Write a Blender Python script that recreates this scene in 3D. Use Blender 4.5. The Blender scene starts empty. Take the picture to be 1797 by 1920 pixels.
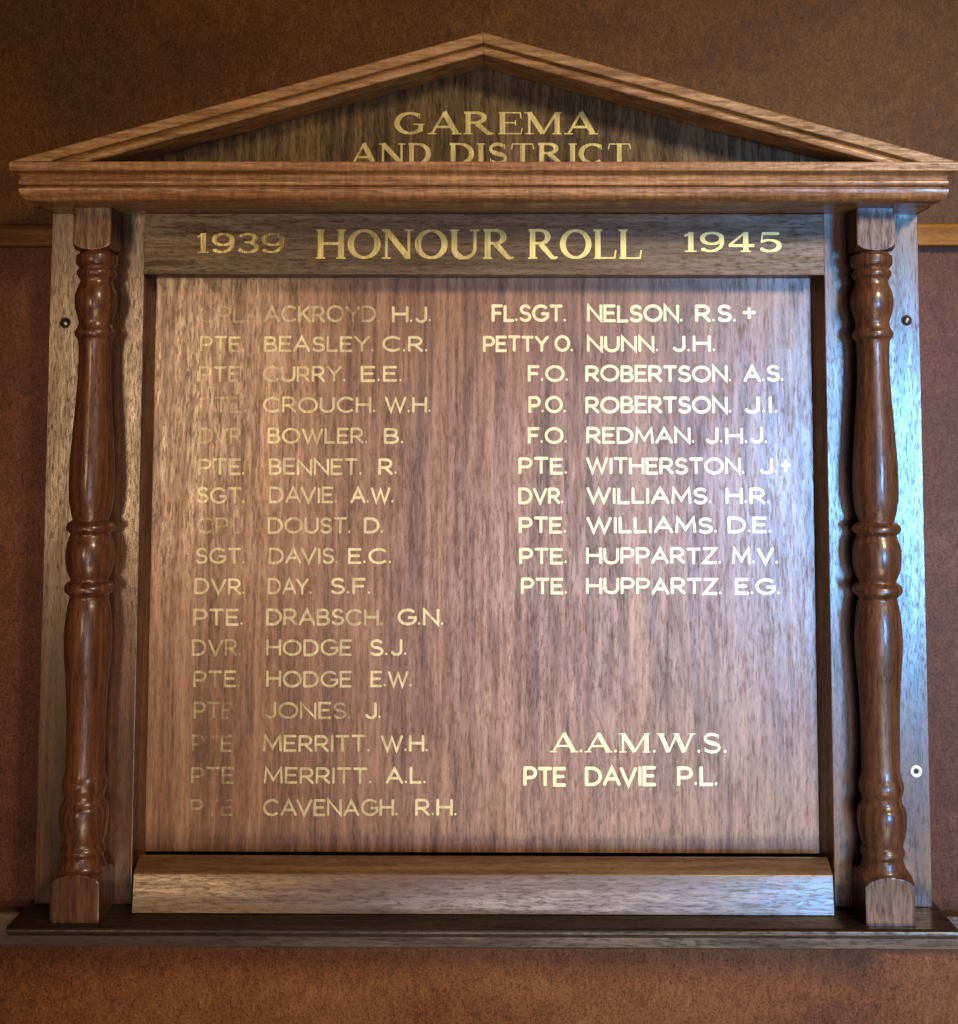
import bpy, bmesh, math, random
from mathutils import Vector, Matrix
random.seed(7)
S = bpy.context.scene
COL = S.collection
R = math.radians

# ------------------------------------------------------------------ camera
cam_d = bpy.data.cameras.new("camera")
cam = bpy.data.objects.new("camera", cam_d); COL.objects.link(cam)
cam.matrix_world = (Matrix.Translation((0.0213, -1.5, -0.0047)) @ Matrix.Rotation(0.005464, 4, 'Z')
                    @ Matrix.Rotation(R(90) + 0.07287, 4, 'X') @ Matrix.Rotation(0.001603, 4, 'Z'))
cam_d.sensor_fit = 'HORIZONTAL'; cam_d.sensor_width = 36
cam_d.lens = 36 * 2475 / 1797
cam_d.shift_x = -0.01697; cam_d.shift_y = -0.2003
cam_d.clip_end = 50
S.camera = cam

# ------------------------------------------------------------------ world and lamps (indoor close-up: room light and one added low fill)
W = bpy.data.worlds.new("World"); S.world = W; W.use_nodes = True
W.node_tree.nodes["Background"].inputs[0].default_value = (1.0, 0.62, 0.36, 1)
W.node_tree.nodes["Background"].inputs[1].default_value = 0.020

def area(name, loc, target, sx, sy, power, col, spread=180):
    d = bpy.data.lights.new(name, 'AREA'); d.shape = 'RECTANGLE'; d.size = sx; d.size_y = sy
    d.energy = power; d.color = col; d.spread = R(spread)
    o = bpy.data.objects.new(name, d); COL.objects.link(o); o.location = loc
    o.rotation_euler = (Vector(target) - Vector(loc)).to_track_quat('-Z', 'Y').to_euler()
    return o
area("window_daylight", (1.62, -3.4, -0.28), (0.60, 0, -0.24), 0.56, 0.90, 3.4, (0.16, 0.50, 1.0), 22)
area("window_pale", (0.36, -3.5, -0.62), (0.05, 0, -0.22), 1.2, 1.4, 1.3, (1.0, 0.88, 0.96), 36)
area("window_high", (1.7, -3.1, 1.50), (0.28, 0, -0.05), 0.6, 0.6, 5.8, (1.0, 0.76, 0.50), 31)
area("fill_low", (0.7, -3.0, -2.1), (0.20, 0, -0.50), 1.8, 1.0, 3.2, (1.0, 0.74, 0.48), 42)  # added warm fill from below for lower wall and rail, not a window
area("window_warm", (-1.25, -3.6, 0.02), (-0.50, 0, 0.05), 0.48, 0.95, 0.56, (1.0, 0.64, 0.34), 20)

S.view_settings.view_transform = 'Standard'; S.view_settings.look = 'None'
S.view_settings.exposure = 0; S.view_settings.gamma = 1
S.cycles.filter_width = 1.6
S.cycles.use_denoising = True

# ------------------------------------------------------------------ materials
class NT:
    def __init__(s, name):
        s.m = bpy.data.materials.new(name); s.m.use_nodes = True
        s.t = s.m.node_tree; s.b = s.t.nodes["Principled BSDF"]
        s.tc = s.t.nodes.new("ShaderNodeTexCoord")
    def n(s, kind, **kw):
        o = s.t.nodes.new(kind)
        for k, v in kw.items(): setattr(o, k, v)
        return o
    def link(s, a, b): s.t.links.new(a, b)
    def mapped(s, scale, rot=(0, 0, 0), loc=(0, 0, 0)):
        m = s.n("ShaderNodeMapping"); s.link(s.tc.outputs["Object"], m.inputs[0])
        m.inputs["Scale"].default_value = scale; m.inputs["Rotation"].default_value = rot; m.inputs["Location"].default_value = loc
        return m.outputs[0]
    def noise(s, vec, scale=1, detail=3, rough=0.55, dist=0):
        o = s.n("ShaderNodeTexNoise"); s.link(vec, o.inputs["Vector"])
        o.inputs["Scale"].default_value = scale; o.inputs["Detail"].default_value = detail
        o.inputs["Roughness"].default_value = rough; o.inputs["Distortion"].default_value = dist
        return o.outputs["Fac"]
    def rng(s, v, a, b, c, d):
        o = s.n("ShaderNodeMapRange"); s.link(v, o.inputs[0])
        for i, x in enumerate((a, b, c, d)): o.inputs[i + 1].default_value = x
        return o.outputs[0]
    def math(s, op, a, b):
        o = s.n("ShaderNodeMath", operation=op)
        for i, x in enumerate((a, b)):
            if isinstance(x, (int, float)): o.inputs[i].default_value = x
            else: s.link(x, o.inputs[i])
        return o.outputs[0]
    def mix(s, f, a, b, mode='MIX'):
        o = s.n("ShaderNodeMix", data_type='RGBA', blend_type=mode)
        for i, x in ((0, f), (6, a), (7, b)):
            if isinstance(x, (int, float)): o.inputs[i].default_value = x
            elif isinstance(x, tuple): o.inputs[i].default_value = (*x, 1) if len(x) == 3 else x
            else: s.link(x, o.inputs[i])
        return o.outputs[2]
    def ramp(s, f, stops):
        o = s.n("ShaderNodeValToRGB"); s.link(f, o.inputs[0]); e = o.color_ramp.elements
        while len(e) < len(stops): e.new(0.5)
        for k, (p, c) in enumerate(stops): e[k].position = p; e[k].color = (*c, 1)
        return o.outputs[0]

def wood(name, dark, mid, light, axis='z', band=38, rough=0.40, spec=0.5, coat=0.25, coat_r=0.22, bump=0.25, pore=1.0, seed=0.0, extra=None, loc=None, fl=1.0):
    """varnished timber: broad bands, fine fibre and short dark pores running along the axis"""
    w = NT(name)
    rot = loc or (0, 0, 0)
    def sc(across, along):
        return (across, across, along) if axis == 'z' else (along, across, across)
    L = (seed, seed * 1.7, seed * 0.3)
    bands = w.noise(w.mapped(sc(band, band * 0.035), rot, L), 1, 4, 0.6, 0.6)
    ribbon = w.noise(w.mapped(sc(band * 3.2, band * 0.3), rot, L), 1, 3, 0.6, 0.3)
    fibre = w.noise(w.mapped(sc(560, 20), rot, L), 1, 3, 0.65, 0.2)
    fleck = w.noise(w.mapped(sc(500 * fl, 80 * fl), rot, L), 1, 3, 0.7, 0.3)
    streak = w.noise(w.mapped(sc(210, 5), rot, L), 1, 2, 0.6, 0.1)
    mott = w.noise(w.mapped(sc(260 * fl, 75 * fl), rot, L), 1, 2, 0.5, 0.8)
    v = w.math('ADD', w.math('MULTIPLY', bands, 0.50), w.math('MULTIPLY', ribbon, 0.30))
    v = w.math('ADD', v, w.math('MULTIPLY', fibre, 0.16))
    v = w.math('ADD', v, w.math('MULTIPLY', mott, 0.16))
    v = w.math('ADD', v, w.math('MULTIPLY', w.math('SUBTRACT', streak, 0.5), 0.30))
    c = w.ramp(w.rng(v, 0.45, 0.68, 0, 1), [(0.0, dark), (0.5, mid), (1.0, light)])
    pores = w.rng(fleck, 0.36, 0.51, 0.55, 1.0)
    pc = w.mix(pore, (1, 1, 1), pores)
    c = w.mix(1.0, c, pc, 'MULTIPLY')
    if extra: c = extra(w, c)
    w.link(c, w.b.inputs["Base Color"])
    w.link(w.math('ADD', w.rng(fleck, 0.38, 0.52, 0.16, 0.0), w.rng(ribbon, 0.38, 0.62, rough + 0.07, rough - 0.03)), w.b.inputs["Roughness"])
    w.link(w.math('MULTIPLY', w.rng(fleck, 0.38, 0.52, spec * 0.55, spec), w.rng(ribbon, 0.36, 0.62, 0.72, 1.15)), w.b.inputs["Specular IOR Level"])
    w.link(w.rng(fleck, 0.38, 0.52, coat * 0.55, coat), w.b.inputs["Coat Weight"]); w.b.inputs["Coat Roughness"].default_value = coat_r
    bp = w.n("ShaderNodeBump"); bp.inputs["Strength"].default_value = bump; bp.inputs["Distance"].default_value = 0.00008
    h = w.math('ADD', w.math('MULTIPLY', fleck, 1.0), w.math('MULTIPLY', fibre, 0.6))
    w.link(h, bp.inputs["Height"]); w.link(bp.outputs[0], w.b.inputs["Normal"])
    return w.m

def knot(w, c):
    # one small dark knot and machine chatter running diagonally over the cornice
    sp = w.n("ShaderNodeVectorMath", operation='DISTANCE'); w.link(w.tc.outputs["Object"], sp.inputs[0])
    sp.inputs[1].default_value = (-0.139, -0.1, 0.2545)
    k = w.rng(sp.outputs["Value"], 0.0015, 0.0055, 0.25, 1.0)
    c = w.mix(1.0, c, w.mix(1.0, (1, 1, 1), k), 'MULTIPLY')
    ch = w.noise(w.mapped((230, 60, 60), (0, R(38), 0)), 1, 2, 0.5, 0.6)
    return w.mix(1.0, c, w.mix(1.0, (1, 1, 1), w.rng(ch, 0.35, 0.65, 0.80, 1.18)), 'MULTIPLY')

M = {}
M['panel'] = wood("name_panel_veneer", (0.085, 0.037, 0.019), (0.190, 0.092, 0.050), (0.310, 0.172, 0.100), 'z', 42, rough=0.29, coat=0.5, coat_r=0.28, seed=2.1, spec=0.75, fl=1.0, bump=0.3, pore=0.6)
M['stile'] = wood("stile_timber", (0.036, 0.014, 0.005), (0.083, 0.035, 0.011), (0.137, 0.061, 0.022), 'z', 30, rough=0.26, coat=0.5, coat_r=0.24, seed=5.3, bump=1.0, spec=0.75)
M['header'] = wood("header_timber", (0.051, 0.029, 0.012), (0.095, 0.058, 0.029), (0.150, 0.095, 0.051), 'x', 40, rough=0.38, coat=0.0, seed=8.2, bump=0.3, spec=0.5)
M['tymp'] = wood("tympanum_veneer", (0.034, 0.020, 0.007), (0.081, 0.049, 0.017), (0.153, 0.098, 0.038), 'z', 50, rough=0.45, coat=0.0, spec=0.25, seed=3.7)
M['rail'] = wood("bottom_rail_timber", (0.084, 0.038, 0.015), (0.140, 0.073, 0.032), (0.210, 0.119, 0.056), 'x', 40, rough=0.27, coat=0.75, coat_r=0.26, seed=1.2, bump=0.5, pore=0.7, spec=0.85)
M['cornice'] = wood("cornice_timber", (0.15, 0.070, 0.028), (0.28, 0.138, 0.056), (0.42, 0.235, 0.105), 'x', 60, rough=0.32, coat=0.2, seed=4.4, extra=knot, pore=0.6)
M['rakeL'] = wood("raking_timber_left", (0.14, 0.070, 0.026), (0.26, 0.138, 0.052), (0.38, 0.22, 0.095), 'x', 60, rough=0.42, coat=0.15, seed=6.4, pore=0.6, loc=(0, R(15.6), 0))
M['rakeR'] = wood("raking_timber_right", (0.14, 0.070, 0.026), (0.26, 0.138, 0.052), (0.38, 0.22, 0.095), 'x', 60, rough=0.42, coat=0.15, seed=7.4, pore=0.6, loc=(0, R(-15.6), 0))
M['column'] = wood("turned_timber", (0.034, 0.012, 0.005), (0.082, 0.030, 0.011), (0.138, 0.056, 0.023), 'z', 46, rough=0.34, coat=0.45, coat_r=0.17, seed=9.9, bump=0.25, pore=0.8, spec=0.45)
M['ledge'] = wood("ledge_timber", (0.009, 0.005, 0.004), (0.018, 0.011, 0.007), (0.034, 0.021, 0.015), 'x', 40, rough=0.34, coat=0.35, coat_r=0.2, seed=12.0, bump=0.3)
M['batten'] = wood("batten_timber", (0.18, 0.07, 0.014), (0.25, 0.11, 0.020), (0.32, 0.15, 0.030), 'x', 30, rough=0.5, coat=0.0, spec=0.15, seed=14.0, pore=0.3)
M['batten_shaded'] = wood("shaded_batten_timber", (0.08, 0.035, 0.010), (0.12, 0.055, 0.016), (0.17, 0.08, 0.024), 'x', 30, rough=0.5, coat=0.0, spec=0.15, seed=14.5, pore=0.3)  # left upper batten: shade put into the colour, partly its own darker tone
M['batten2'] = wood("lower_batten_timber", (0.063, 0.035, 0.021), (0.091, 0.052, 0.034), (0.126, 0.077, 0.049), 'x', 30, rough=0.4, coat=0.1, seed=15.0, pore=0.3)

def hardboard(name, lo, mi, hi):
    w = NT(name)
    big = w.noise(w.mapped((5, 5, 7)), 1, 3, 0.5, 0.4)
    mid = w.noise(w.mapped((70, 70, 60), (0, 0.4, 0)), 1, 4, 0.65, 0.6)
    fine = w.noise(w.mapped((420, 420, 420)), 1, 3, 0.6)
    fib = w.noise(w.mapped((420, 420, 120), (0, 0.7, 0)), 1, 2, 0.6, 1.2)
    v = w.math('ADD', w.math('MULTIPLY', big, 0.35), w.math('MULTIPLY', mid, 0.35))
    v = w.math('ADD', v, w.math('MULTIPLY', fine, 0.30)); v = w.math('ADD', v, w.math('MULTIPLY', fib, 0.40))
    c = w.ramp(w.rng(v, 0.55, 0.86, 0, 1), [(0, lo), (0.5, mi), (1, hi)])
    vo = w.n("ShaderNodeTexVoronoi"); vo.inputs["Scale"].default_value = 34; vo.inputs["Randomness"].default_value = 1
    w.link(w.mapped((1, 1, 1)), vo.inputs["Vector"])
    sep = w.n("ShaderNodeSeparateColor"); w.link(vo.outputs["Color"], sep.inputs[0])
    size = w.rng(sep.outputs[0], 0.35, 1.0, 0.0, 0.095)
    spot = w.math('LESS_THAN', w.math('ADD', vo.outputs["Distance"], w.math('MULTIPLY', fine, 0.05)), size)
    c = w.mix(w.math('MULTIPLY', spot, 0.6), c, (0.035, 0.012, 0.006))
    vs = w.rng(fine, 0.34, 0.50, 0.55, 1.0)
    c = w.mix(1.0, c, w.mix(1.0, (1, 1, 1), vs), 'MULTIPLY')
    w.link(c, w.b.inputs["Base Color"]); w.b.inputs["Roughness"].default_value = 0.52
    w.b.inputs["Specular IOR Level"].default_value = 0.15
    bp = w.n("ShaderNodeBump"); bp.inputs["Strength"].default_value = 0.3; bp.inputs["Distance"].default_value = 0.00008
    w.link(fine, bp.inputs["Height"]); w.link(bp.outputs[0], w.b.inputs["Normal"])
    return w.m
M['board_upper'] = hardboard("hardboard_upper_sheet", (0.056, 0.021, 0.005), (0.094, 0.038, 0.009), (0.145, 0.066, 0.016))
M['board_middle'] = hardboard("hardboard_middle_sheet", (0.062, 0.021, 0.010), (0.098, 0.035, 0.017), (0.145, 0.060, 0.028))
M['board_lower'] = hardboard("hardboard_lower_sheet", (0.095, 0.033, 0.013), (0.180, 0.066, 0.025), (0.260, 0.110, 0.044))

def gold(level, pre='gold_paint_', lo=(0.64, 0.60, 0.35), hi=(0.84, 0.80, 0.52)):
    """pale gold paint; the rubbed levels let the timber beneath show through, most where the grain stands proud"""
    w = NT(pre + ("bright", "rubbed", "worn", "faded", "dulled")[level])
    g = w.noise(w.mapped((330, 330, 40)), 1, 3, 0.6, 0.3)
    h = w.noise(w.mapped((30, 30, 26), loc=(level, 0, 0)), 1, 2, 0.5)
    op = (1.0, 0.60, 0.42, 0.22, 0.80)[level]; am = (0.10, 0.40, 0.55, 0.45, 0.30)[level]
    v = w.math('ADD', w.math('MULTIPLY', w.math('SUBTRACT', g, 0.5), am * 1.6), w.math('MULTIPLY', w.math('SUBTRACT', h, 0.5), am * 2.2))
    f = w.math('ADD', v, op); f = w.rng(f, 0.0, 1.0, 0.0, 1.0)
    c = w.mix(w.rng(g, 0.3, 0.7, 0, 1), lo, hi)
    w.link(c, w.b.inputs["Base Color"]); w.b.inputs["Metallic"].default_value = 0.25
    w.b.inputs["Roughness"].default_value = 0.36
    w.link(f, w.b.inputs["Alpha"])
    return w.m
for k in range(5): M['gold%d' % k] = gold(k); M['gilt%d' % k] = gold(k, 'gilt_', (0.66, 0.56, 0.19), (0.86, 0.77, 0.32))

def plain(name, c, rough, metal=0.0):
    w = NT(name)
    n = w.noise(w.mapped((600, 600, 600)), 1, 2)
    w.link(w.mix(w.rng(n, 0.3, 0.7, 0, 1), tuple(x * 0.8 for x in c), c), w.b.inputs["Base Color"])
    w.b.inputs["Roughness"].default_value = rough; w.b.inputs["Metallic"].default_value = metal
    return w.m
M['steel'] = plain("screw_steel", (0.38, 0.36, 0.33), 0.35, 1.0)
M['white'] = plain("white_plastic", (0.8, 0.8, 0.74), 0.4)
M['dark'] = plain("dark_hole", (0.01, 0.008, 0.006), 0.7)

# ------------------------------------------------------------------ mesh helpers
def make(name, bm, mat, parent=None, smooth=None):
    me = bpy.data.meshes.new(name)
    bmesh.ops.recalc_face_normals(bm, faces=bm.faces)
    bm.to_mesh(me); bm.free()
    mats = mat if isinstance(mat, list) else [mat]
    for m in mats: me.materials.append(m)
    if smooth is not None:
        for p in me.polygons: p.use_smooth = True
        me.set_sharp_from_angle(angle=R(smooth))
    o = bpy.data.objects.new(name, me); COL.objects.link(o)
    if parent: o.parent = parent
    return o

def bx(bm, x0, x1, y0, y1, z0, z1, bev=0.0008, seg=2):
    r = bmesh.ops.create_cube(bm, size=1)
    for v in r['verts']:
        v.co = Vector(((x0 + x1) / 2 + v.co.x * (x1 - x0), (y0 + y1) / 2 + v.co.y * (y1 - y0), (z0 + z1) / 2 + v.co.z * (z1 - z0)))
    if bev:
        es = list({e for v in r['verts'] for e in v.link_edges})
        bmesh.ops.bevel(bm, geom=es, offset=bev, segments=seg, affect='EDGES', profile=0.6)

def box(name, mat, parent, *a, bev=0.0008, seg=2):
    bm = bmesh.new(); bx(bm, *a, bev=bev, seg=seg)
    return make(name, bm, mat, parent)

def loops_mesh(bm, loops, closed=True, caps=True):
    """loops: list of equally long point lists; bridges neighbours"""
    V = [[bm.verts.new(p) for p in l] for l in loops]
    n = len(V[0])
    for a, b in zip(V, V[1:]):
        for i in range(n if closed else n - 1):
            j = (i + 1) % n
            bm.faces.new((a[i], a[j], b[j], b[i]))
    if caps:
        bm.faces.new(V[0]); bm.faces.new(list(reversed(V[-1])))

def thing(name, label, cat):
    o = bpy.data.objects.new(name, None); COL.objects.link(o); o.empty_display_size = 0.1
    o['label'] = label; o['category'] = cat
    return o

LETTERING = [
    ('name', 'sans', 0.0294, [('CPL.', -0.3328, -0.2729, 0.1037, 0.0197, 3), ('ACKROYD.', -0.2562, -0.1209, 0.1039, 0.0197, 2), ('H.J.', -0.1073, -0.0608, 0.104, 0.0197, 4)]),
    ('name', 'sans', 0.0294, [('PTE.', -0.33, -0.278, 0.0694, 0.0186, 2), ('BEASLEY.', -0.2557, -0.1274, 0.0695, 0.0186, 1), ('C.R.', -0.1182, -0.0649, 0.0696, 0.0186, 4)]),
    ('name', 'sans', 0.0294, [('PTE.', -0.3307, -0.2774, 0.0347, 0.0185, 2), ('CURRY.', -0.2564, -0.1599, 0.0348, 0.0185, 1), ('E.E.', -0.1429, -0.0944, 0.035, 0.0185, 4)]),
    ('name', 'sans', 0.0294, [('PTE.', -0.3294, -0.2744, -0.0011, 0.0185, 3), ('CROUCH.', -0.2559, -0.125, -0.0009, 0.0185, 1), ('W.H.', -0.1148, -0.0609, -0.0007, 0.0185, 4)]),
    ('name', 'sans', 0.0294, [('DVR.', -0.3288, -0.2757, -0.0367, 0.0184, 3), ('BOWLER.', -0.2498, -0.134, -0.0365, 0.0184, 1), ('B.', -0.1155, -0.0921, -0.0364, 0.0184, 4)]),
    ('name', 'sans', 0.0294, [('PTE.', -0.3296, -0.2752, -0.0726, 0.0193, 1), ('BENNET.', -0.2481, -0.1401, -0.0724, 0.0193, 1), ('R.', -0.1216, -0.0995, -0.0722, 0.0193, 4)]),
    ('name', 'sans', 0.0294, [('SGT.', -0.3309, -0.2747, -0.1052, 0.0189, 1), ('DAVIE.', -0.2476, -0.1684, -0.105, 0.0189, 1), ('A.W.', -0.1536, -0.1029, -0.1048, 0.0189, 4)]),
    ('name', 'sans', 0.0294, [('CPL.', -0.3303, -0.2731, -0.1399, 0.0188, 3), ('DOUST.', -0.2484, -0.1524, -0.1397, 0.0188, 1), ('D.', -0.1377, -0.1147, -0.1395, 0.0188, 4)]),
    ('name', 'sans', 0.0294, [('SGT.', -0.3312, -0.2736, -0.1741, 0.0185, 1), ('DAVIS.', -0.2466, -0.1667, -0.1739, 0.0185, 1), ('E.C.', -0.1557, -0.1052, -0.1738, 0.0185, 4)]),
    ('name', 'sans', 0.0294, [('DVR.', -0.3318, -0.2731, -0.2089, 0.0187, 1), ('DAY.', -0.2474, -0.196, -0.2087, 0.0187, 1), ('S.F.', -0.1756, -0.1288, -0.2085, 0.0187, 4)]),
    ('name', 'sans', 0.0294, [('PTE.', -0.3321, -0.2744, -0.2438, 0.0193, 1), ('DRABSCH.', -0.2487, -0.1147, -0.2435, 0.0193, 1), ('G.N.', -0.0983, -0.0451, -0.2433, 0.0192, 4)]),
    ('name', 'sans', 0.0294, [('DVR.', -0.3333, -0.2764, -0.2781, 0.0188, 2), ('HODGE', -0.2482, -0.1501, -0.2778, 0.0188, 1), ('S.J.', -0.13, -0.087, -0.2776, 0.0188, 4)]),
    ('name', 'sans', 0.0294, [('PTE.', -0.3308, -0.2769, -0.3134, 0.0188, 2), ('HODGE', -0.2477, -0.1498, -0.3131, 0.0188, 1), ('E.W.', -0.1288, -0.0805, -0.3128, 0.0188, 4)]),
    ('name', 'sans', 0.0294, [('PTE', -0.3301, -0.2845, -0.3486, 0.0191, 3), ('JONES.', -0.249, -0.1504, -0.3483, 0.0191, 2), ('J.', -0.1349, -0.1157, -0.3481, 0.0191, 4)]),
    ('name', 'sans', 0.0294, [('PTE', -0.3313, -0.2849, -0.3854, 0.019, 3), ('MERRITT.', -0.2503, -0.1282, -0.3851, 0.019, 1), ('W.H.', -0.1164, -0.0619, -0.3848, 0.019, 4)]),
    ('name', 'sans', 0.0294, [('PTE', -0.3315, -0.2825, -0.4209, 0.0186, 2), ('MERRITT.', -0.2488, -0.126, -0.4206, 0.0186, 1), ('A.L.', -0.1107, -0.0643, -0.4203, 0.0186, 4)]),
    ('name', 'sans', 0.0294, [('PTE', -0.3318, -0.2828, -0.4567, 0.0188, 3), ('CAVENAGH.', -0.2493, -0.0959, -0.4562, 0.0188, 1), ('R.H.', -0.0768, -0.029, -0.4558, 0.0188, 4)]),
    ('name', 'sans', 0.0294, [('FL.SGT.', 0.0086, 0.096, 0.1046, 0.0205, 0), ('NELSON.', 0.1194, 0.2315, 0.1047, 0.0205, 0), ('R.S.', 0.245, 0.2933, 0.1048, 0.0205, 0), ('+', 0.3001, 0.3156, 0.1049, 0.0205, 0)]),
    ('name', 'sans', 0.0294, [('PETTY', -0.0014, 0.0752, 0.0698, 0.0192, 0), ('O.', 0.0817, 0.1039, 0.0699, 0.0192, 0), ('NUNN.', 0.1192, 0.2028, 0.07, 0.0192, 0), ('J.H.', 0.2182, 0.2689, 0.0701, 0.0192, 0)]),
    ('name', 'sans', 0.0294, [('F.O.', 0.0507, 0.0983, 0.0353, 0.0194, 0), ('ROBERTSON.', 0.1174, 0.287, 0.0354, 0.0194, 0), ('A.S.', 0.3003, 0.3474, 0.0356, 0.0194, 0)]),
    ('name', 'sans', 0.0294, [('P.O.', 0.0514, 0.0957, -0.0011, 0.0197, 0), ('ROBERTSON.', 0.1173, 0.2866, -0.0009, 0.0197, 0), ('J.I.', 0.3007, 0.3401, -0.0007, 0.0197, 0)]),
    ('name', 'sans', 0.0294, [('F.O.', 0.0507, 0.0969, -0.0361, 0.0192, 0), ('REDMAN.', 0.1182, 0.2438, -0.0359, 0.0192, 0), ('J.H.J.', 0.2555, 0.3279, -0.0357, 0.0192, 0)]),
    ('name', 'sans', 0.0294, [('PTE.', 0.04, 0.0968, -0.0712, 0.0196, 0), ('WITHERSTON.', 0.1177, 0.3011, -0.0709, 0.0195, 0), ('J.', 0.3176, 0.3394, -0.0707, 0.0195, 0), ('+', 0.3416, 0.3538, -0.0707, 0.0195, 0)]),
    ('name', 'sans', 0.0294, [('DVR.', 0.0397, 0.0924, -0.1051, 0.0189, 0), ('WILLIAMS.', 0.1182, 0.2627, -0.1048, 0.0189, 0), ('H.R.', 0.278, 0.3295, -0.1046, 0.0189, 0)]),
    ('name', 'sans', 0.0294, [('PTE.', 0.0403, 0.0956, -0.1385, 0.0188, 0), ('WILLIAMS.', 0.118, 0.2688, -0.1382, 0.0188, 0), ('D.E.', 0.2801, 0.3308, -0.138, 0.0188, 0)]),
    ('name', 'sans', 0.0294, [('PTE.', 0.0409, 0.0965, -0.1736, 0.019, 0), ('HUPPARTZ.', 0.1173, 0.2728, -0.1733, 0.019, 0), ('M.V.', 0.2846, 0.338, -0.1731, 0.019, 0)]),
    ('name', 'sans', 0.0294, [('PTE.', 0.0427, 0.0965, -0.208, 0.019, 0), ('HUPPARTZ.', 0.1172, 0.2732, -0.2077, 0.019, 0), ('E.G.', 0.2879, 0.3396, -0.2075, 0.019, 0)]),
    ('name', 'sans', 0.0294, [('PTE', 0.0455, 0.0941, -0.4225, 0.0222, 0), ('DAVIE', 0.1153, 0.1961, -0.4223, 0.0222, 0), ('P.L.', 0.2196, 0.2667, -0.422, 0.0222, 0)]),
    ('name', 'serif', 0.0294, [('A.A.M.W.S.', 0.0755, 0.2767, -0.3846, 0.0213, 0)]),
    ('header', 'serif', -0.0085, [('HONOUR', -0.1923, 0.0355, 0.174, 0.0336, 1), ('ROLL', 0.0494, 0.1797, 0.1742, 0.0336, 0)]),
    ('header', 'serif', -0.0085, [('1939', -0.3282, -0.2258, 0.1806, 0.0226, 2)]),
    ('header', 'serif', -0.0085, [('1945', 0.2264, 0.3387, 0.1823, 0.0226, 0)]),
    ('tymp', 'serif', -0.0405, [('GAREMA', -0.0999, 0.1277, 0.3106, 0.0252, 1)]),
    ('tymp', 'serif', -0.0405, [('AND', -0.1499, -0.0585, 0.277, 0.0232, 1), ('DISTRICT', -0.0397, 0.1663, 0.2771, 0.0232, 1)]),
]
PROFILE = [(0.1819, 0.01785), (0.1789, 0.01725), (0.1765, 0.02023), (0.1747, 0.02261), (0.1650, 0.02261), (0.1620, 0.02023), (0.1596, 0.01934), (0.1578, 0.02112), (0.1536, 0.02172), (0.1512, 0.02053), (0.1476, 0.01785), (0.1434, 0.01815), (0.1386, 0.02023), (0.1321, 0.02231), (0.1237, 0.02321), (0.1153, 0.02261), (0.1081, 0.02053), (0.1033, 0.01904), (0.0986, 0.01845), (0.0938, 0.01963), (0.0902, 0.02172), (0.0866, 0.02231), (0.0837, 0.02142), (0.0813, 0.01904), (0.0765, 0.01815), (0.0676, 0.01755), (0.0497, 0.01755), (0.0260, 0.01845), (-0.0036, 0.02053), (-0.0331, 0.02261), (-0.0566, 0.02410), (-0.0801, 0.02469), (-0.0977, 0.02380), (-0.1094, 0.02201), (-0.1164, 0.02023), (-0.1199, 0.01963), (-0.1211, 0.02201), (-0.1240, 0.02529), (-0.1275, 0.02648), (-0.1310, 0.02559), (-0.1333, 0.02261), (-0.1351, 0.02142), (-0.1386, 0.02261), (-0.1456, 0.02499), (-0.1561, 0.02618), (-0.1654, 0.02588), (-0.1735, 0.02440), (-0.1805, 0.02201), (-0.1845, 0.02023), (-0.1863, 0.02083), (-0.1874, 0.02321), (-0.1898, 0.02559), (-0.1938, 0.02678), (-0.1979, 0.02559), (-0.2008, 0.02261), (-0.2025, 0.02083), (-0.2060, 0.02112), (-0.2141, 0.02291), (-0.2286, 0.02469), (-0.2459, 0.02559), (-0.2660, 0.02499), (-0.2890, 0.02321), (-0.3120, 0.02172), (-0.3349, 0.02083), (-0.3634, 0.02053), (-0.3862, 0.02053), (-0.3953, 0.02142), (-0.3998, 0.02291), (-0.4044, 0.02380), (-0.4089, 0.02350), (-0.4135, 0.02201), (-0.4180, 0.02112), (-0.4220, 0.02142), (-0.4254, 0.02321), (-0.4282, 0.02499), (-0.4350, 0.02618), (-0.4457, 0.02588), (-0.4553, 0.02440), (-0.4633, 0.02261), (-0.4683, 0.02142), (-0.4700, 0.02201), (-0.4728, 0.02350), (-0.4762, 0.02350), (-0.4785, 0.02231), (-0.4813, 0.02172), (-0.4847, 0.02231), (-0.4909, 0.02380), ]

# ------------------------------------------------------------------ the wall
bm = bmesh.new(); bx(bm, -2.2, 2.2, 0.0834, 0.14, -1.5, 1.6, bev=0)
wall = make("wall", bm, M['dark']); wall['kind'] = 'structure'
box("wall_panel", M['board_upper'], wall, -2.2, 2.2, 0.078, 0.083, 0.2135, 1.6, bev=0.0005)
box("wall_panel", M['board_middle'], wall, -2.2, 2.2, 0.078, 0.083, -0.5895, 0.2115, bev=0.0005)
box("wall_panel", M['board_lower'], wall, -2.2, 2.2, 0.078, 0.083, -1.5, -0.5915, bev=0.0005)

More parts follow.
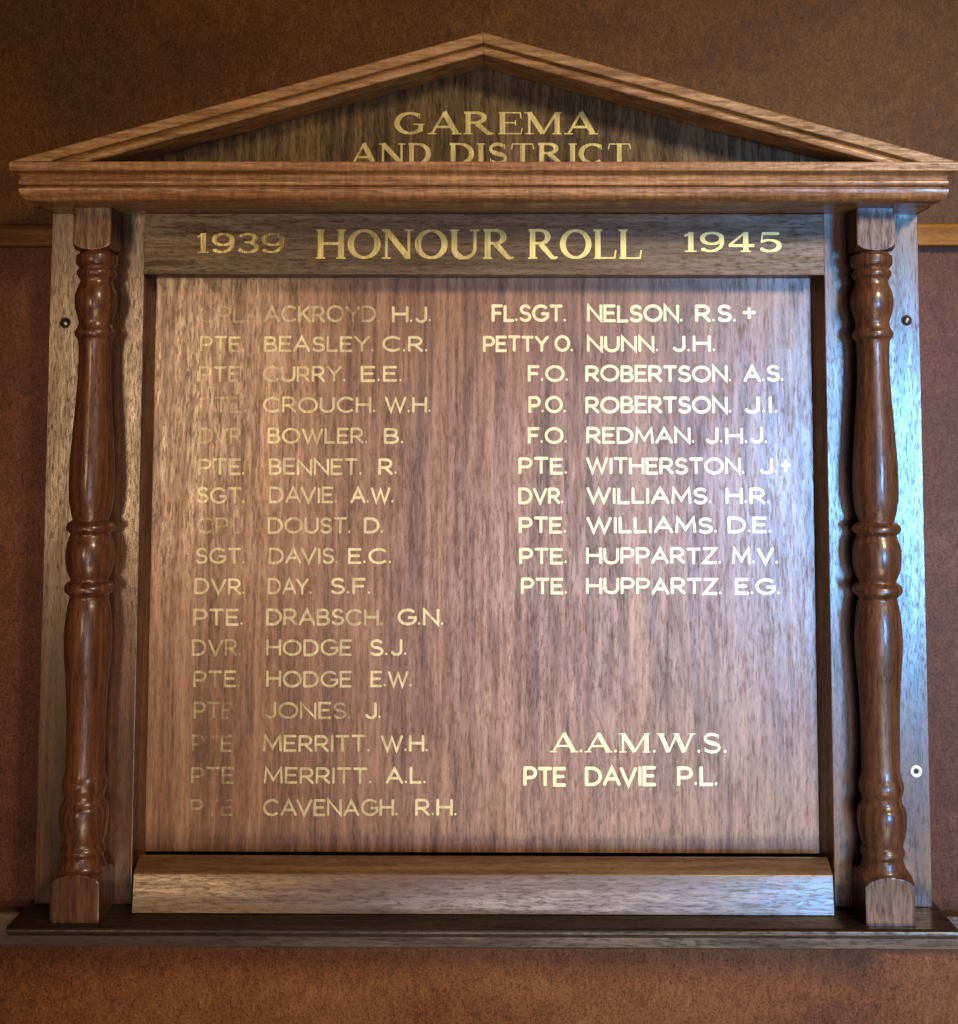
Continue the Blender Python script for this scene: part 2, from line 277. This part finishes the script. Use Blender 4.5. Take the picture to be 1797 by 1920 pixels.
def batten(z0, z1, y0, y1, mat, round_, xa=-2.2, xb=2.2):
    h = z1 - z0; pr = []
    pr.append((y1, z0)); pr.append((y0 + round_ * 0.4, z0))
    for k in range(7):
        a = k / 6 * math.pi / 2; pr.append((y0 + round_ * (1 - math.sin(a)) * 0.4, z0 + round_ * (1 - math.cos(a)) * 0.6))
    for k in range(7):
        a = k / 6 * math.pi / 2; pr.append((y0 + round_ * (1 - math.cos(a)), z1 - round_ * (1 - math.sin(a))))
    pr.append((y1, z1))
    q = [pr[0]]
    for p in pr[1:]:
        if (p[0] - q[-1][0]) ** 2 + (p[1] - q[-1][1]) ** 2 > 1e-9: q.append(p)
    bm = bmesh.new()
    loops_mesh(bm, [[(x, y, z) for y, z in q] for x in (xa, xb)])
    return make("batten", bm, mat, wall, smooth=40)
batten(0.1975, 0.2247, 0.060, 0.0778, M['batten_shaded'], 0.006, -2.2, -0.301)
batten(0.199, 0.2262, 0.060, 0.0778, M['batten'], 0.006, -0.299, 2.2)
batten(-0.6128, -0.575, 0.060, 0.0778, M['batten2'], 0.003)

# ------------------------------------------------------------------ the honour board
board = thing("honour_board", "dark timber honour roll with pediment, turned columns and gold lettering on brown wall", "honour board")

# name panel recessed between the stiles
panel = box("name_panel", M['panel'], board, -0.3823, 0.3793, 0.030, 0.0420, -0.4957, 0.200, bev=0)

stiles = []
for s in (-1, 1):
    # flat board whose inner edge is splayed back to the panel
    inner = 0.3795 if s > 0 else 0.3825
    pl = [(0.3885, 0.0), (0.4962, 0.0), (0.4962, 0.0772), (inner, 0.0772), (inner, 0.0300)]
    bm = bmesh.new(); loops_mesh(bm, [[(s * x, y, z) for x, y in pl] for z in (-0.5435, 0.2275)])
    bmesh.ops.bevel(bm, geom=list(bm.edges), offset=0.0009, segments=2, affect='EDGES', profile=0.6)
    stiles.append(make("stile", bm, M['stile'], board))
header = box("header_board", M['header'], board, -0.3876, 0.3872, -0.008, 0.0296, 0.1560, 0.2262, bev=0.0009)

# bottom rail: chamfered upper front edge, square ends
pr = [(-0.026, -0.5434), (0.029, -0.5434), (0.029, -0.5300), (0.016, -0.5100), (0.008, -0.4940), (0.005, -0.4914), (0.0015, -0.4918), (-0.0200, -0.5016), (-0.0213, -0.5034)]
bm = bmesh.new(); loops_mesh(bm, [[(x, y, z) for y, z in pr] for x in (-0.3808, 0.3818)])
bmesh.ops.bevel(bm, geom=[e for e in bm.edges], offset=0.0005, segments=1, affect='EDGES')
make("bottom_rail", bm, M['rail'], board, smooth=20)

# tympanum
bm = bmesh.new()
tz = lambda x: 0.4096 - 0.024 - 0.2774 * abs(x) + 0.012
pts = [(-0.50, 0.2290), (0.50, 0.2290), (0.50, 0.2593), (0.0, 0.398), (-0.50, 0.2593)]
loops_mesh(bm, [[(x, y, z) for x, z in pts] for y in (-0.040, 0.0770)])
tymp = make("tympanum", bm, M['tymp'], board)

# raking mouldings: fillet, groove, bead, and the deep soffit behind them
SL = 0.2774
def rake(side, mat):
    # profile as (y, drop below the top line)
    pf = [(0.0772, 0.0), (-0.0990, 0.0), (-0.1000, 0.0010), (-0.1000, 0.0108), (-0.0992, 0.0118), (-0.0950, 0.0119), (-0.0935, 0.0132), (-0.0950, 0.0143)]
    for k in range(1, 7):
        a = k / 7 * math.pi; pf.append((-0.0950 - 0.0028 * math.sin(a), 0.0190 - 0.0047 * math.cos(a)))
    pf += [(-0.0945, 0.0236), (-0.0420, 0.0236), (-0.0420, 0.0200), (0.0772, 0.0200)]
    zc = 0.2684
    top, bot = [], []
    for y, d in pf:
        top.append((side * 0.0002, y, 0.4096 - d))
        x = (0.4096 - d - zc) / SL
        bot.append((side * x, y, zc))
    n = 24
    loops = [[tuple(top[i][k] + (bot[i][k] - top[i][k]) * t / n for k in range(3)) for i in range(len(pf))] for t in range(n + 1)]
    bm = bmesh.new(); loops_mesh(bm, loops)
    return make("raking_moulding", bm, mat, board, smooth=30)
rake(-1, M['rakeL']); rake(1, M['rakeR'])

# horizontal cornice with mitred returns to the wall: (projection, z)
cp = [(0.0, 0.2683), (0.0990, 0.2683), (0.1000, 0.2673), (0.1000, 0.2590), (0.0990, 0.2578)]
for k in range(1, 6):
    a = k / 5 * math.pi / 2; cp.append((0.0990 - 0.0085 * math.sin(a), 0.2578 - 0.0070 * (1 - math.cos(a))))
for k in range(1, 6):
    a = k / 6 * math.pi; cp.append((0.0900 + 0.0022 * math.sin(a), 0.2473 + 0.0033 * math.cos(a)))
cp += [(0.0880, 0.2437), (0.0865, 0.2428), (0.0865, 0.2420), (0.0900, 0.2414)]
for k in range(0, 8):
    a = k / 7 * math.pi / 2; cp.append((0.0800 + 0.0120 * math.cos(a) , 0.2400 - 0.0135 * math.sin(a)))
cp += [(0.0, 0.2265)]
bm = bmesh.new(); HW = 0.4093
def corner(p, z, c):
    return [(-HW - p, 0.0772, z), (-HW - p, -p, z), (HW + p, -p, z), (HW + p, 0.0772, z)][c]
lp = []
N = 40
for c in range(4):
    lp.append([corner(p, z, c) for p, z in cp])
full = [lp[0]]
for t in range(N + 1):
    full.append([tuple(lp[1][i][k] + (lp[2][i][k] - lp[1][i][k]) * t / N for k in range(3)) for i in range(len(cp))])
full.append(lp[3])
loops_mesh(bm, full)
make("cornice", bm, M['cornice'], board, smooth=32)

# ledge the columns stand on: rounded nose, undercut below
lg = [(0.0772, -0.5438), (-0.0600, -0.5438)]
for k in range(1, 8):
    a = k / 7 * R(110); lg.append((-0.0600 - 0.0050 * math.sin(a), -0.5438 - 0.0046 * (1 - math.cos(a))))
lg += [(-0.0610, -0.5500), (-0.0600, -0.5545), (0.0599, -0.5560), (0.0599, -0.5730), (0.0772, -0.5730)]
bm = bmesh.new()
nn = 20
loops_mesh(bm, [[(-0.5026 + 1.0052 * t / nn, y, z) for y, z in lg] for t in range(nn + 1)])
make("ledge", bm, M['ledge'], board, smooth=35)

# turned columns with square blocks
def ring_pts(cx, cy, z, r, h, n=144):
    out = []
    for i in range(n):
        a = 2 * math.pi * i / n
        ca, sa = math.cos(a), math.sin(a)
        sq = h / max(abs(ca), abs(sa))
        rr = min(r, sq)
        out.append((cx + ca * rr, cy + sa * rr, z))
    return out
def column(cx):
    cy, h, ht = -0.0278, 0.0265, 0.0212
    rings = []
    BIG = 1.0
    rings.append((0.2262, ht * 1.38)); rings.append((0.2200, ht * 1.40)); rings.append((0.1960, ht * 1.40))
    for k in range(17):           # rounded lower shoulder of the top block
        t = k / 16; rings.append((0.1880 - 0.0088 * t, ht * min(1.40, math.sqrt(2 - t * t))))
    rings.append((0.1790, 0.0185))
    for z, r in PROFILE[2:]: rings.append((z, r))
    rings += [(-0.4930, 0.0252)]
    for k in range(17):           # arched shoulder of the foot block
        t = k / 16; rings.append((-0.4942 - 0.0118 * t, h * min(1.40, math.sqrt(2 - (1 - t) ** 2))))
    rings += [(-0.5200, h * 1.40), (-0.5436, h * 1.38)]
    # subdivide the turned part smoothly (Catmull-Rom between profile points)
    fine = []
    for i in range(len(rings) - 1):
        p0 = rings[max(0, i - 1)]; p1 = rings[i]; p2 = rings[i + 1]; p3 = rings[min(len(rings) - 1, i + 2)]
        fine.append(p1)
        if 20 <= i < len(rings) - 20:
            L = abs(p2[0] - p1[0]); m = 3 if L > 0.006 else 2
            for q in range(1, m):
                t = q / m
                r = 0.5 * (2 * p1[1] + (p2[1] - p0[1]) * t + (2 * p0[1] - 5 * p1[1] + 4 * p2[1] - p3[1]) * t * t + (3 * p1[1] - p0[1] - 3 * p2[1] + p3[1]) * t ** 3)
                fine.append((p1[0] + (p2[0] - p1[0]) * t, r))
    fine.append(rings[-1])
    bm = bmesh.new()
    loops_mesh(bm, [ring_pts(0, 0, z, r, ht if z > 0.1775 else h) for z, r in fine])
    o = make("column", bm, M['column'], board, smooth=42)
    o.location = (cx, cy, 0)
    return o
column(-0.4345); column(0.4345)

# screws and the white cup washer on the stiles
def disc_rings(bm, cx, y, cz, rr, n=28, caps=(True, True)):
    """rr: list of (radius, y offset)"""
    loops = [[(cx + math.cos(2 * math.pi * i / n) * r, y + dy, cz + math.sin(2 * math.pi * i / n) * r) for i in range(n)] for r, dy in rr]
    V = [[bm.verts.new(p) for p in l] for l in loops]
    for a, b in zip(V, V[1:]):
        for i in range(n):
            j = (i + 1) % n; bm.faces.new((a[i], a[j], b[j], b[i]))
    if caps[0]: bm.faces.new(V[0])
    if caps[1]: bm.faces.new(V[-1])
def screw(parent, cx, cz, turn):
    bm = bmesh.new()
    disc_rings(bm, cx, 0, cz, [(0.0062, 0.0), (0.0062, -0.0003), (0.0052, -0.0005), (0.0050, -0.0002)])
    for f in bm.faces: f.material_index = 1
    k0 = len(bm.faces)
    disc_rings(bm, cx, 0, cz, [(0.0043, -0.0003), (0.0041, -0.0012), (0.0030, -0.0022), (0.0014, -0.0028), (0.0004, -0.0029)])
    bm.faces.ensure_lookup_table()
    for f in bm.faces[k0:]: f.material_index = 0
    # slot
    k1 = len(bm.faces)
    r = bmesh.ops.create_cube(bm, size=1)
    for v in r['verts']:
        x, z = v.co.x * 0.0066, v.co.z * 0.0009
        v.co = Vector((cx + x * math.cos(turn) - z * math.sin(turn), -0.0026 + v.co.y * 0.0012, cz + x * math.sin(turn) + z * math.cos(turn)))
    bm.faces.ensure_lookup_table()
    for f in bm.faces[k1:]: f.material_index = 1
    return make("screw", bm, [M['steel'], M['dark']], parent, smooth=30)
screw(stiles[0], -0.4778, 0.1012, 0.7)
screw(stiles[1], 0.4812, 0.1050, 2.2)
bm = bmesh.new()
n = 32
disc_rings(bm, 0.4809, 0, -0.3967, [(0.0069, -0.0001), (0.0068, -0.0010), (0.0060, -0.0019), (0.0047, -0.0021), (0.0034, -0.0016), (0.0028, -0.0006)], n, caps=(False, False))
k0 = len(bm.faces)
disc_rings(bm, 0.4809, 0, -0.3967, [(0.0029, -0.0007), (0.0020, -0.0005), (0.0004, -0.0004)], n)
bm.faces.ensure_lookup_table()
for f in bm.faces[k0:]: f.material_index = 1
w_ = make("cup_washer", bm, [M['white'], M['dark']], stiles[1], smooth=40); w_['label'] = "white ring washer with a dark centre hole"

# ------------------------------------------------------------------ hand-painted lettering
def arc(cx, cy, rx, ry, a0, a1, n=14):
    return [(cx + rx * math.cos(R(a0 + (a1 - a0) * k / n)), cy + ry * math.sin(R(a0 + (a1 - a0) * k / n))) for k in range(n + 1)]
# sans capitals: width, list of open strokes in a unit-high box
F = {
'A': (0.84, [[(0, 0), (0.42, 1), (0.84, 0)], [(0.16, 0.33), (0.68, 0.33)]]),
'B': (0.62, [[(0, 0), (0, 1)], [(0, 1)] + arc(0.32, 0.76, 0.24, 0.24, 90, -90) + [(0, 0.52)], [(0, 0.52)] + arc(0.34, 0.26, 0.28, 0.26, 90, -90) + [(0, 0)]]),
'C': (0.84, [arc(0.48, 0.5, 0.48, 0.5, 48, 312, 24)]),
'D': (0.78, [[(0, 0), (0, 1)], [(0, 1)] + arc(0.30, 0.5, 0.48, 0.5, 90, -90, 20) + [(0, 0)]]),
'E': (0.58, [[(0.58, 1), (0, 1), (0, 0), (0.58, 0)], [(0, 0.52), (0.50, 0.52)]]),
'F': (0.54, [[(0.54, 1), (0, 1), (0, 0)], [(0, 0.50), (0.46, 0.50)]]),
'G': (0.90, [arc(0.48, 0.5, 0.48, 0.5, 48, 332, 24) + [(0.905, 0.46), (0.56, 0.46)]]),
'H': (0.74, [[(0, 0), (0, 1)], [(0.74, 0), (0.74, 1)], [(0, 0.52), (0.74, 0.52)]]),
'I': (0.02, [[(0.01, 0), (0.01, 1)]]),
'J': (0.50, [[(0.50, 1), (0.50, 0.26)] + arc(0.26, 0.24, 0.24, 0.24, 0, -165, 10)]),
'K': (0.66, [[(0, 0), (0, 1)], [(0.62, 1), (0.02, 0.42)], [(0.20, 0.58), (0.66, 0)]]),
'L': (0.52, [[(0, 1), (0, 0), (0.52, 0)]]),
'M': (0.92, [[(0, 0), (0.06, 1), (0.46, 0.18), (0.86, 1), (0.92, 0)]]),
'N': (0.76, [[(0, 0), (0, 1), (0.76, 0), (0.76, 1)]]),
'O': (0.98, [arc(0.49, 0.5, 0.49, 0.5, 90, 450, 32)]),
'P': (0.62, [[(0, 0), (0, 1)], [(0, 1)] + arc(0.34, 0.71, 0.28, 0.29, 90, -90) + [(0, 0.42)]]),
'R': (0.66, [[(0, 0), (0, 1)], [(0, 1)] + arc(0.34, 0.72, 0.28, 0.28, 90, -90) + [(0, 0.44)], [(0.30, 0.44), (0.66, 0)]]),
'S': (0.60, [arc(0.31, 0.75, 0.27, 0.25, 28, 270, 16) + arc(0.30, 0.25, 0.30, 0.25, 90, -155, 16)[1:]]),
'T': (0.66, [[(0, 1), (0.66, 1)], [(0.33, 1), (0.33, 0)]]),
'U': (0.72, [[(0, 1), (0, 0.36)] + arc(0.36, 0.36, 0.36, 0.36, 180, 360, 14) + [(0.72, 1)]]),
'V': (0.82, [[(0, 1), (0.41, 0), (0.82, 1)]]),
'W': (1.14, [[(0, 1), (0.30, 0), (0.57, 0.92), (0.84, 0), (1.14, 1)]]),
'Y': (0.76, [[(0, 1), (0.38, 0.48), (0.76, 1)], [(0.38, 0.48), (0.38, 0)]]),
'Z': (0.66, [[(0.02, 1), (0.66, 1), (0, 0), (0.66, 0)]]),
'.': (0.08, [[(0.04, 0.055), (0.045, 0.06)]]),
'+': (0.60, [[(0.30, 0.20), (0.30, 0.86)], [(0.0, 0.55), (0.60, 0.55)]]),
}
# roman capitals: strokes (points, start width, end width); k = thick, t = thin
k_, t_ = 0.185, 0.085
def serif(x, y, w=0.30, th=0.055): return ([(x - w / 2, y), (x + w / 2, y)], th, th)
b0, b1 = 0.028, 0.972
G = {
'A': (1.08, [([(0.14, 0.03), (0.55, 1)], t_, t_), ([(0.53, 1.0), (0.93, 0.03)], k_, k_), ([(0.26, 0.33), (0.78, 0.33)], t_, t_), serif(0.14, b0, 0.28), serif(0.94, b0, 0.30)]),
'C': (0.95, [(arc(0.50, 0.5, 0.42, 0.45, 50, 310, 26), 'C', 0), ([(0.80, 0.95), (0.80, 0.70)], 0.05, 0.05)]),
'D': (0.95, [([(0.18, 0), (0.18, 1)], k_, k_), ([(0.05, b1)] + [(0.36, b1)] + arc(0.40, 0.5, 0.44, 0.47, 90, -90, 22) + [(0.05, b0)], 'D', 0)]),
'E': (0.84, [([(0.18, 0), (0.18, 1)], k_, k_), ([(0.05, b1), (0.76, b1), (0.78, 0.72)], 0.055, 0.05), ([(0.05, b0), (0.78, b0), (0.82, 0.28)], 0.055, 0.05), ([(0.18, 0.52), (0.60, 0.52)], 0.055, 0.055), ([(0.60, 0.40), (0.60, 0.64)], 0.05, 0.05)]),
'G': (1.02, [(arc(0.50, 0.5, 0.42, 0.45, 50, 318, 26), 'C', 0), ([(0.80, 0.95), (0.80, 0.72)], 0.05, 0.05), ([(0.84, 0.44), (0.84, 0.12)], k_ * 0.9, k_ * 0.9), ([(0.60, 0.45), (0.98, 0.45)], 0.055, 0.055)]),
'H': (1.02, [([(0.18, 0), (0.18, 1)], k_, k_), ([(0.84, 0), (0.84, 1)], k_, k_), ([(0.18, 0.52), (0.84, 0.52)], t_, t_), serif(0.18, b0), serif(0.18, b1), serif(0.84, b0), serif(0.84, b1)]),
'I': (0.36, [([(0.18, 0), (0.18, 1)], k_, k_), serif(0.18, b0), serif(0.18, b1)]),
'L': (0.80, [([(0.18, 0), (0.18, 1)], k_, k_), serif(0.18, b1), ([(0.05, b0), (0.74, b0), (0.78, 0.30)], 0.055, 0.05)]),
'M': (1.24, [([(0.16, 0.03), (0.16, 1)], t_, t_), ([(0.16, 0.97), (0.60, 0.05)], k_, k_), ([(0.60, 0.03), (1.04, 0.97)], t_, t_), ([(1.06, 0), (1.06, 1)], k_, k_), serif(0.16, b0, 0.28), serif(1.06, b0), serif(0.10, b1, 0.2), serif(1.10, b1, 0.2)]),
'N': (1.04, [([(0.16, 0.03), (0.16, 1)], t_, t_), ([(0.16, 0.97), (0.86, 0.04)], k_, k_), ([(0.88, 0.0), (0.88, 0.98)], t_, t_), serif(0.16, b0, 0.28), serif(0.10, b1, 0.2), serif(0.88, b1, 0.28)]),
'O': (1.02, [(arc(0.51, 0.5, 0.43, 0.46, 90, 450, 36), 'C', 0)]),
'R': (1.06, [([(0.18, 0), (0.18, 1)], k_, k_), ([(0.05, b1), (0.36, b1)] + arc(0.42, 0.75, 0.27, 0.222, 90, -90, 16) + [(0.18, 0.53)], 'D', 0), ([(0.44, 0.52), (0.82, 0.06), (0.90, 0.03), (1.02, 0.05)], k_, 0.05), serif(0.18, b0)]),
'S': (0.76, [(arc(0.37, 0.74, 0.25, 0.22, 35, 260, 16) + arc(0.38, 0.26, 0.28, 0.22, 85, -145, 16), 'S', 0), ([(0.62, 0.96), (0.62, 0.74)], 0.05, 0.05), ([(0.12, 0.04), (0.12, 0.27)], 0.05, 0.05)]),
'T': (0.92, [([(0.46, 0), (0.46, 1)], k_, k_), ([(0.06, 0.72), (0.10, b1), (0.82, b1), (0.86, 0.72)], 0.055, 0.055), serif(0.46, b0)]),
'U': (1.02, [([(0.18, 1), (0.18, 0.36)] + arc(0.51, 0.36, 0.33, 0.32, 180, 360, 16)[1:] + [(0.84, 1)], 'U', 0), serif(0.18, b1), serif(0.84, b1, 0.28)]),
'W': (1.46, [([(0.12, 0.97), (0.42, 0.03)], k_, k_), ([(0.42, 0.03), (0.72, 0.9)], t_, t_), ([(0.72, 0.95), (1.02, 0.03)], k_, k_), ([(1.02, 0.03), (1.32, 0.97)], t_, t_), serif(0.12, b1), serif(0.72, b1, 0.24), serif(1.33, b1, 0.26)]),
'.': (0.16, [([(0.08, 0.075), (0.085, 0.08)], 0.17, 0.17)]),
'1': (0.52, [([(0.28, 0), (0.28, 1)], k_ * 1.15, k_ * 1.15), ([(0.06, 0.80), (0.28, 0.93)], 0.10, 0.08), serif(0.28, b0, 0.42)]),
'9': (0.94, [(arc(0.46, 0.68, 0.34, 0.28, 0, 360, 26), 'C', 0), ([(0.80, 0.68)] + arc(0.40, 0.50, 0.42, 0.46, 10, -105, 16) + [(0.12, 0.12)], 'N', 0), ([(0.11, 0.13), (0.20, 0.13)], 0.11, 0.11)]),
'3': (0.84, [([(0.12, 0.86)] + arc(0.40, 0.75, 0.28, 0.21, 110, -80, 14) + [(0.30, 0.54)], 'D', 0), (arc(0.40, 0.28, 0.34, 0.245, 90, -150, 18), 'D', 0)]),
'4': (1.02, [([(0.66, 0), (0.66, 1)], k_ * 1.15, k_ * 1.15), ([(0.64, 0.98), (0.08, 0.34)], t_, t_), ([(0.06, 0.32), (0.96, 0.32)], t_ * 1.3, t_ * 1.3), serif(0.66, b0, 0.36)]),
'5': (0.86, [([(0.74, 0.93), (0.20, 0.93)], 0.12, 0.12), ([(0.19, 0.98), (0.15, 0.50)], 0.07, 0.07), ([(0.15, 0.52)] + arc(0.42, 0.32, 0.35, 0.28, 120, -140, 20), 'D', 0)]),
}
def width_of(mode, p, q, i, n):
    """pen width along a curve: thick where it runs upright, thin where it runs level"""
    dx, dy = q[0] - p[0], q[1] - p[1]
    L = math.hypot(dx, dy) or 1
    up = abs(dy) / L
    if mode == 'S': return t_ + (k_ - t_) * (1 - up) * (0.9 if 0.3 < i / n < 0.7 else 0.15) + 0.03
    if mode == 'N': return t_ + (k_ * 0.8 - t_) * up ** 1.4
    if mode == 'U': return k_ if (dy < 0 or i < n * 0.5) and up > 0.3 else t_ + 0.02
    return t_ + (k_ * 1.06 - t_) * up ** 1.6

def stroke(bm, pts, ws, y, roundcap):
    """one flat brush stroke: a ribbon with mitred joints, extruded by its few hundredths of a millimetre"""
    p = [Vector((a, b)) for a, b in pts]; n = len(p)
    L, Rr = [], []
    closed = n > 6 and (p[0] - p[-1]).length < 1e-6
    if closed: roundcap = False
    for i in range(n):
        if closed and i in (0, n - 1): d = ((p[1] - p[0]) + (p[-1] - p[-2])).normalized(); m = Vector((-d.y, d.x)); s = 1
        elif i == 0: d = (p[1] - p[0]).normalized(); m = Vector((-d.y, d.x)); s = 1
        elif i == n - 1: d = (p[-1] - p[-2]).normalized(); m = Vector((-d.y, d.x)); s = 1
        else:
            d0 = (p[i] - p[i - 1]).normalized(); d1 = (p[i + 1] - p[i]).normalized()
            n0 = Vector((-d0.y, d0.x)); n1 = Vector((-d1.y, d1.x)); m = n0 + n1
            if m.length < 0.2: m = n0
            m.normalize(); s = min(1 / max(0.25, m.dot(n0)), 2.2)
        w = ws[i] / 2
        L.append(p[i] + m * w * s); Rr.append(p[i] - m * w * s)
    poly = []
    def cap(c, a, w, sgn):
        d = a.normalized(); m = Vector((-d.y, d.x)); out = []
        for q in range(1, 5):
            t = math.pi * q / 5
            out.append(c + m * math.cos(t) * w * sgn + d * math.sin(t) * w * (0.75 if roundcap else 0.0) * sgn)
        return out
    vl = [bm.verts.new((v.x, y, v.y)) for v in L]; vr = [bm.verts.new((v.x, y, v.y)) for v in Rr]
    for i in range(n - 1):
        try: bm.faces.new((vl[i], vl[i + 1], vr[i + 1], vr[i]))
        except ValueError: pass
    if roundcap:
        for c, a, w, e in ((p[-1], p[-1] - p[-2], ws[-1] / 2, 1), (p[0], p[0] - p[1], ws[0] / 2, 0)):
            d = a.normalized(); m = Vector((-d.y, d.x))
            ring = [bm.verts.new((c.x + (m * math.cos(math.pi * q / 6) + d * math.sin(math.pi * q / 6) * 0.8).x * w, y,
                                  c.y + (m * math.cos(math.pi * q / 6) + d * math.sin(math.pi * q / 6) * 0.8).y * w)) for q in range(7)]
            bm.faces.new(ring)

def word(bm, text, x0, x1, zb, h, style, y, wear):
    mi = 0
    font = F if style == 'sans' else G
    gap = 0.235 if style == 'sans' else 0.05
    rnd = random.Random(hash_(text) + int(x0 * 1e4))
    adv = []; x = 0
    for i, ch in enumerate(text):
        w = font[ch][0]
        g = gap
        if i and (ch == '.'): g = gap * 0.75
        if i and (ch + text[i - 1] in ('AV', 'VA', 'TA', 'AT', 'AW', 'WA', 'YA', 'AY')): g *= 0.5
        if i: x += g
        adv.append(x); x += w
    th = ((0.174, 0.148, 0.145, 0.140, 0.158)[wear] if style == 'sans' else 1.0)
    # the period at the end may hang slightly; scale the word to its measured width
    span = x1 - x0 - (th * h if style == 'sans' else 0)
    sx = span / max(x, 0.05)
    if text == '+': sx = span / 0.60
    if style == 'sans' and len(text) == 1 and text == 'J': sx = min(sx, h)
    k = 0
    for i, ch in enumerate(text):
        jz = rnd.uniform(-0.02, 0.02) * h; js = rnd.uniform(0.98, 1.02)
        for st in font[ch][1]:
            if style == 'sans':
                pts = [(x0 + th * h / 2 + (adv[i] + a) * sx, zb + jz + (th / 2 + b * (1 - th)) * h * js) for a, b in st]
                ws = [th * h * rnd.uniform(0.95, 1.05)] * len(pts)
                if ch == '.':
                    c = pts[0]; pts = [(c[0] - 0.0001, c[1]), (c[0] + 0.0001, c[1])]; ws = [0.15 * h] * 2
            else:
                sp, a0, a1 = st
                pts = [(x0 + (adv[i] + a) * sx, zb + b * h) for a, b in sp]
                n = len(pts); asp = min(1.25, max(0.9, sx / h))
                if isinstance(a0, str):
                    ws = []
                    for j in range(n):
                        pa = sp[max(0, j - 1)]; pb = sp[min(n - 1, j + 1)]
                        ws.append(width_of(a0, pa, pb, j, n) * h * asp)
                else: ws = [(a0 + (a1 - a0) * j / max(1, n - 1)) * h * (asp if a0 > 0.07 else 1) for j in range(n)]
                if ch == '.':
                    c = pts[0]; pts = [(c[0] - 0.0001, c[1]), (c[0] + 0.0001, c[1])]; ws = [0.16 * h] * 2
            f0 = len(bm.faces)
            stroke(bm, pts, ws, y - 0.00003 * (k % 9), style == 'sans' or ch == '.' or ch in '935')
            bm.faces.ensure_lookup_table()
            for f in bm.faces[f0:]: f.material_index = mi
            k += 1
def hash_(t): return sum((i + 1) * ord(c) for i, c in enumerate(t))

for grp, style, y, words in LETTERING:
    parent = {'name': panel, 'header': header, 'tymp': tymp}[grp]
    nm = {'name': 'painted_word', 'header': 'heading_word', 'tymp': 'heading_word'}[grp]
    for (t, x0, x1, zb, h, wear) in words:
        bm = bmesh.new()
        word(bm, t, x0, x1, zb, h, style, y, wear)
        for f in bm.faces:
            f.normal_update()
            if f.normal.y > 0: f.normal_flip()
        me = bpy.data.meshes.new(nm)
        bm.to_mesh(me); bm.free()
        me.materials.append(M[('gold%d' if grp == 'name' else 'gilt%d') % wear])
        o = bpy.data.objects.new(nm, me); COL.objects.link(o); o.parent = parent
